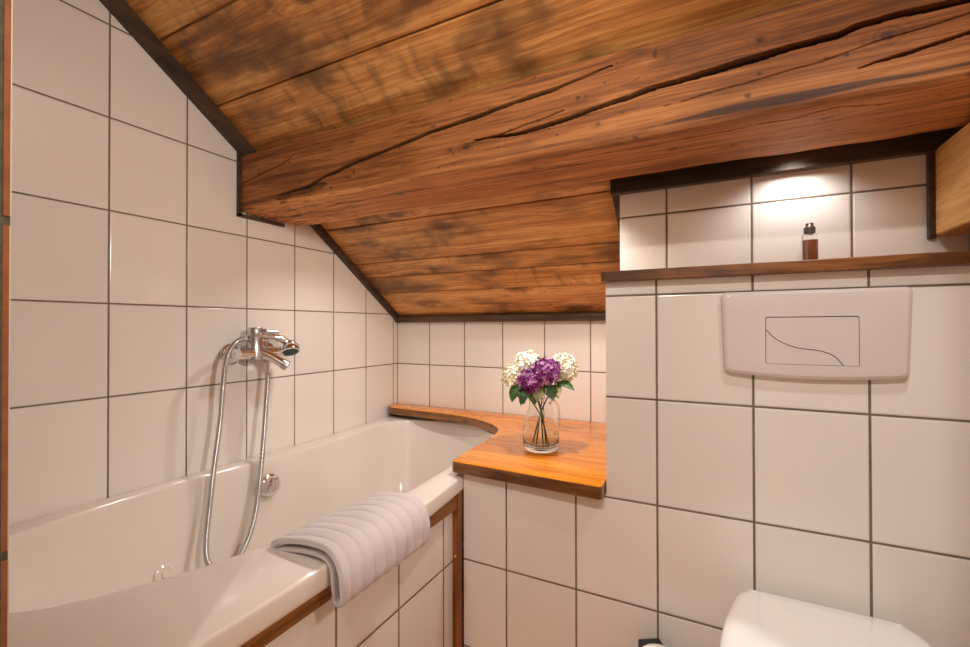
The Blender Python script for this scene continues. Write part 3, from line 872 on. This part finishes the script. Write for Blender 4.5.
flower('purple_lilac', 'larger upper purple flower head in the middle of the bouquet', 'flower', (.945, 1.308, B0), (.958, 1.312, .77), (.975, 1.30, .86), (.985, 1.290, .895), .038, 170, ('purple', 'lilac'), .0075,
       [((.985, 1.29, .855), (.55, -.5, -.6), .055, .019, 'leaf'), ((.975, 1.285, .85), (-.1, -.7, -.7), .050, .022, 'leaf_pale')])
flower('purple_lilac', 'smaller lower purple flower head left of the larger purple one', 'flower', (.958, 1.334, B0), (.955, 1.318, .77), (.945, 1.285, .84), (.941, 1.272, .868), .033, 140, ('purple', 'lilac'), .0075,
       [((.935, 1.275, .838), (-.35, -.5, -.75), .050, .017, 'leaf'), ((.945, 1.28, .835), (.35, -.6, -.6), .045, .016, 'leaf')])

# ------------------------------------------------------------------ small bottle on the ledge
bx, by, bz = 1.629, 1.20, 1.1662
bo = thing('toiletry_bottle', 'small square amber glass bottle with a silver collar on the dark ledge', 'bottle', (bx, by, bz))
bm = bmesh.new(); w = .0135
prism(bm, rrect(bx-w, bx+w, by-w, by+w, .003, 4), 'z', bz, bz+.066)
obj('bottle_glass', bm, M['bottleglass'], bo, smooth=True, sharp=.6)
bm = bmesh.new(); w = .0115
prism(bm, rrect(bx-w, bx+w, by-w, by+w, .002, 4), 'z', bz+.002, bz+.054)
obj('liquid', bm, M['liquid'], bo, smooth=True, sharp=.6)
bm = bmesh.new(); lathe(bm, [(0, .066), (.0075, .066), (.0075, .0695), (.0108, .0695), (.0108, .082), (.0100, .083), (0, .083)], (bx, by, bz), (0, 0, 1), 28)
cp = obj('collar', bm, M['capgrey'], bo, smooth=True, sharp=.6)
bm = bmesh.new(); lathe(bm, [(0, .083), (.0080, .083), (.0080, .090), (.0070, .0915), (0, .0915)], (bx, by, bz), (0, 0, 1), 24)
obj('cap', bm, M['steel'], bo, smooth=True, sharp=.6)

# ------------------------------------------------------------------ flush plate
yP = 1.1235
fp = thing('flush_plate', 'white rectangular flush plate with a curved split button on the tiled wall', 'flush plate', (1.613, yP, 1.015))
NPL = 24
def plate_outline(inset, s=1.):
    x0, x1, z0, z1 = 1.457+inset, 1.771-inset, .931+inset, 1.105-inset
    r = .010; pts = []
    cs = [((x1-r, z1-r), 0), ((x0+r, z1-r), PI/2), ((x0+r, z0+r), PI), ((x1-r, z0+r), 1.5*PI)]
    for q, ((cx_, cz_), a0) in enumerate(cs):
        for k in range(7):
            a = a0 + k/6*PI/2; pts.append((cx_ + r*math.cos(a), cz_ + r*math.sin(a)))
        nx = {0: 12, 1: 6, 2: 12, 3: 6}[q]
        (cx2, cz2), a2 = cs[(q+1) % 4]
        pa = pts[-1]; pb = (cx2 + r*math.cos(a2), cz2 + r*math.sin(a2))
        for k in range(1, nx): pts.append((lin(pa[0], pb[0], k/nx), lin(pa[1], pb[1], k/nx)))
    out_ = []
    for x, z in pts:
        u = (x-1.6125)/.1555
        v = (z-1.018)/.087
        z -= .010*max(0., -v)*(1-u*u)       # bottom edge bows down
        x += .003*v*(1 if u > 0 else -1)*abs(u)
        out_.append((x, z))
    return out_
hole = rrect(1.5365, 1.6925, .9515, 1.0505, .004, 5)
bm = bmesh.new()
rg = []
for ins, yy in ((0., yP-.0008), (.0, yP-.010), (.0025, yP-.0150), (.007, yP-.0180), (.012, yP-.0188)):
    rg.append([bm.verts.new((x, yy, z)) for x, z in plate_outline(ins)])
nO = len(rg[0])
for a, b in zip(rg, rg[1:]):
    for k in range(nO): bm.faces.new((a[k], a[(k+1) % nO], b[(k+1) % nO], b[k]))
h1 = [bm.verts.new((x, yP-.0188, z)) for x, z in hole]; h2 = [bm.verts.new((x, yP-.006, z)) for x, z in hole]
nH = len(h1)
for k in range(nH): bm.faces.new((h1[k], h1[(k+1) % nH], h2[(k+1) % nH], h2[k]))
e_o = [bm.edges.get((rg[-1][k], rg[-1][(k+1) % nO])) for k in range(nO)]
e_i = [bm.edges.get((h1[k], h1[(k+1) % nH])) for k in range(nH)]
bmesh.ops.triangle_fill(bm, use_beauty=True, edges=e_o+e_i)
bmesh.ops.recalc_face_normals(bm, faces=bm.faces[:])
obj('plate_cover', bm, M['plastic'], fp, smooth=True, sharp=.35)
bm = bmesh.new(); box(bm, 1.535, 1.694, yP-.007, yP-.003, .950, 1.052); obj('button_recess', bm, M['gap'], fp)
sc_ = [(p.x, p.y) for p in cr([(1.5378, 1.024, 0), (1.548, 1.011, 0), (1.564, .998, 0), (1.592, .9862, 0), (1.629, .981, 0), (1.652, .971, 0), (1.664, .9565, 0), (1.667, .9527, 0)], 6)]
def shift(pts, d):
    o_ = []
    for i, p in enumerate(pts):
        a, b = pts[max(i-1, 0)], pts[min(i+1, len(pts)-1)]
        tx, tz = b[0]-a[0], b[1]-a[1]; L = math.hypot(tx, tz)
        o_.append((p[0] - tz/L*d, p[1] + tx/L*d))
    return o_
g_ = .0008
xl, xr_, zb, zt = 1.5377, 1.6913, .9524, 1.0487
upc = shift(sc_, g_); upc[0] = (xl, upc[0][1]); upc[-1] = (upc[-1][0], zb)
loc = shift(sc_, -g_); loc[0] = (xl, loc[0][1]); loc[-1] = (loc[-1][0], zb)
big = upc + [(xr_-.003, zb), (xr_-.0009, zb+.0009), (xr_, zb+.003), (xr_, zt-.003), (xr_-.0009, zt-.0009), (xr_-.003, zt), (xl+.003, zt), (xl+.0009, zt-.0009), (xl, zt-.003)]
small = loc[::-1] + [(xl, zb+.003), (xl+.0009, zb+.0009), (xl+.003, zb)]
def button(name, pts):
    bm = bmesh.new(); prism(bm, pts, 'y', yP-.0068, yP-.0192)
    return obj(name, bm, M['plastic'], fp)
button('large_flush_button', big); button('small_flush_button', small)

# ------------------------------------------------------------------ wall-hung toilet
to = thing('toilet', 'white toilet with closed lid hung on the tiled wall', 'toilet', (1.625, 1.12, .1))
def lidout(sx=1., inset=0.):
    cxl = 1.625
    half = [(.108, 1.100), (.128, 1.092), (.146, 1.070), (.160, 1.020), (.172, .96), (.181, .88), (.184, .80), (.176, .72), (.150, .64), (.100, .585), (.045, .563)]
    pts = [(cxl + a, b) for a, b in half] + [(cxl - a, b) for a, b in reversed(half)]
    c = Vector((cxl, .84))
    return [((x-c.x)*(1-inset/.18)*sx + c.x, (y-c.y)*(1-inset/.27) + c.y) for x, y in pts]
def slab(bm, layers):
    rr = []
    for ins, z in layers:
        pts = [(p.x, p.y) for p in crc([(x, y, 0) for x, y in lidout(1., ins)], 3)]
        rr.append([bm.verts.new((x, y, z)) for x, y in pts])
    n_ = len(rr[0])
    for a, b in zip(rr, rr[1:]):
        for k in range(n_): bm.faces.new((a[k], a[(k+1) % n_], b[(k+1) % n_], b[k]))
    bm.faces.new(rr[0]); bm.faces.new(rr[-1])
    bmesh.ops.recalc_face_normals(bm, faces=bm.faces[:]); return bm
obj('toilet_lid', slab(bmesh.new(), [(.004, .450), (.0, .452), (.0, .462), (.002, .470), (.008, .477), (.020, .4815), (.05, .4845), (.10, .486)]), M['ceramic'], to, smooth=True, sharp=1.)
obj('toilet_seat', slab(bmesh.new(), [(.006, .428), (.002, .431), (.002, .444), (.006, .448)]), M['ceramic'], to, smooth=True, sharp=.8)
bm = bmesh.new()
rr = []
for sc2, z, yo in ((.97, .427, 0), (.98, .40, 0), (.95, .36, .01), (.84, .27, .03), (.66, .18, .08), (.50, .115, .13), (.40, .10, .15)):
    ring_ = []
    for p in crc([(x, y, 0) for x, y in lidout()], 3):
        y = min(1.1225, .84 + (p.y-.84)*sc2 + yo) if p.y < 1.085 else 1.1225
        ring_.append(bm.verts.new((1.625 + (p.x-1.625)*sc2, y, z)))
    rr.append(ring_)
n_ = len(rr[0])
for a, b in zip(rr, rr[1:]):
    for k in range(n_): bm.faces.new((a[k], a[(k+1) % n_], b[(k+1) % n_], b[k]))
bm.faces.new(rr[0]); bm.faces.new(rr[-1]); bmesh.ops.recalc_face_normals(bm, faces=bm.faces[:])
obj('toilet_bowl', bm, M['ceramic'], to, smooth=True, sharp=.9)

# ------------------------------------------------------------------ black stand with white canister, left of the toilet
st = thing('canister_stand', 'black square stand with a round white canister at the wall left of the toilet', 'toilet brush', (1.32, 1.06, 0))
bm = bmesh.new(); box(bm, -.025, .025, -.020, .020, 0, .310, .002, 2)
box(bm, -.055, .055, -.115, .022, 0, .012, .002, 2)
bmesh.ops.rotate(bm, verts=bm.verts[:], cent=(0, 0, 0), matrix=Matrix.Rotation(.55, 3, 'Z'))
bmesh.ops.translate(bm, verts=bm.verts[:], vec=(1.312, 1.073, 0))
obj('stand', bm, M['black'], st)
bm = bmesh.new(); lathe(bm, [(0, .0), (.045, .0), (.048, .004), (.050, .306), (.049, .313), (.044, .3185), (.025, .322), (0, .323)], (1.338, 1.006, .0125), (0, 0, 1), 48)
obj('canister', bm, M['ceramic'], st, smooth=True, sharp=.9)

# ------------------------------------------------------------------ lamps
def spot(name, loc, target, power, col, angle, blend, radius):
    l = bpy.data.lights.new(name, 'SPOT'); l.energy = power; l.color = col; l.spot_size = angle; l.spot_blend = blend; l.shadow_soft_size = radius
    o = bpy.data.objects.new(name, l); C.objects.link(o); o.location = loc
    o.rotation_euler = (Vector(target)-Vector(loc)).to_track_quat('-Z', 'Y').to_euler(); return o
WHITE = (1., .93, .86)
# halogen spots behind the beam over shelf and ledge; one added over the tub
spot('hidden_spot', (.42, 1.232, 1.436), (.38, 1.26, .6), 8., WHITE, math.radians(136), .8, .016)  # added to brighten the left wall
spot('hidden_spot', (1.03, 1.232, 1.436), (1.00, 1.26, .6), 15.5, WHITE, math.radians(128), .6, .014)
spot('hidden_spot', (1.61, 1.216, 1.428), (1.61, 1.24, .9), 2.3, (1., .95, .91), math.radians(138), .7, .02)
# unseen lamps: fill added at the right wall, downlights over toilet and behind camera
spot('right_wall_fill', (2.06, .42, 1.48), (0, .80, 1.24), 52., (1., .90, .80), math.radians(80), 1., .06)  # added fill for the left wall, no fixture there
spot('unseen_downlight', (1.72, .66, 1.84), (1.60, .80, 0), 15., (1., .97, .94), math.radians(84), 1., .04)
spot('unseen_downlight', (1.20, -.70, 2.32), (1.20, -.70, 0), 37., WHITE, math.radians(170), .6, .05)
spot('unseen_downlight', (1.60, -.70, 2.32), (1.60, -.70, 0), 30., WHITE, math.radians(170), .6, .015)  # extra source, set so the doorway wall shades the right tiles

w = bpy.data.worlds.new('world'); bpy.context.scene.world = w; w.use_nodes = True
w.node_tree.nodes['Background'].inputs[0].default_value = (1., .85, .7, 1); w.node_tree.nodes['Background'].inputs[1].default_value = .05
sc = bpy.context.scene
sc.view_settings.view_transform = 'Standard'; sc.view_settings.look = 'None'
sc.view_settings.exposure = .17; sc.view_settings.gamma = 1.; sc.view_settings.use_curve_mapping = False
sc.cycles.max_bounces = 10; sc.cycles.diffuse_bounces = 6; sc.cycles.glossy_bounces = 4; sc.cycles.transmission_bounces = 10
sc.cycles.caustics_reflective = False; sc.cycles.use_denoising = True; sc.cycles.sample_clamp_indirect = 6.
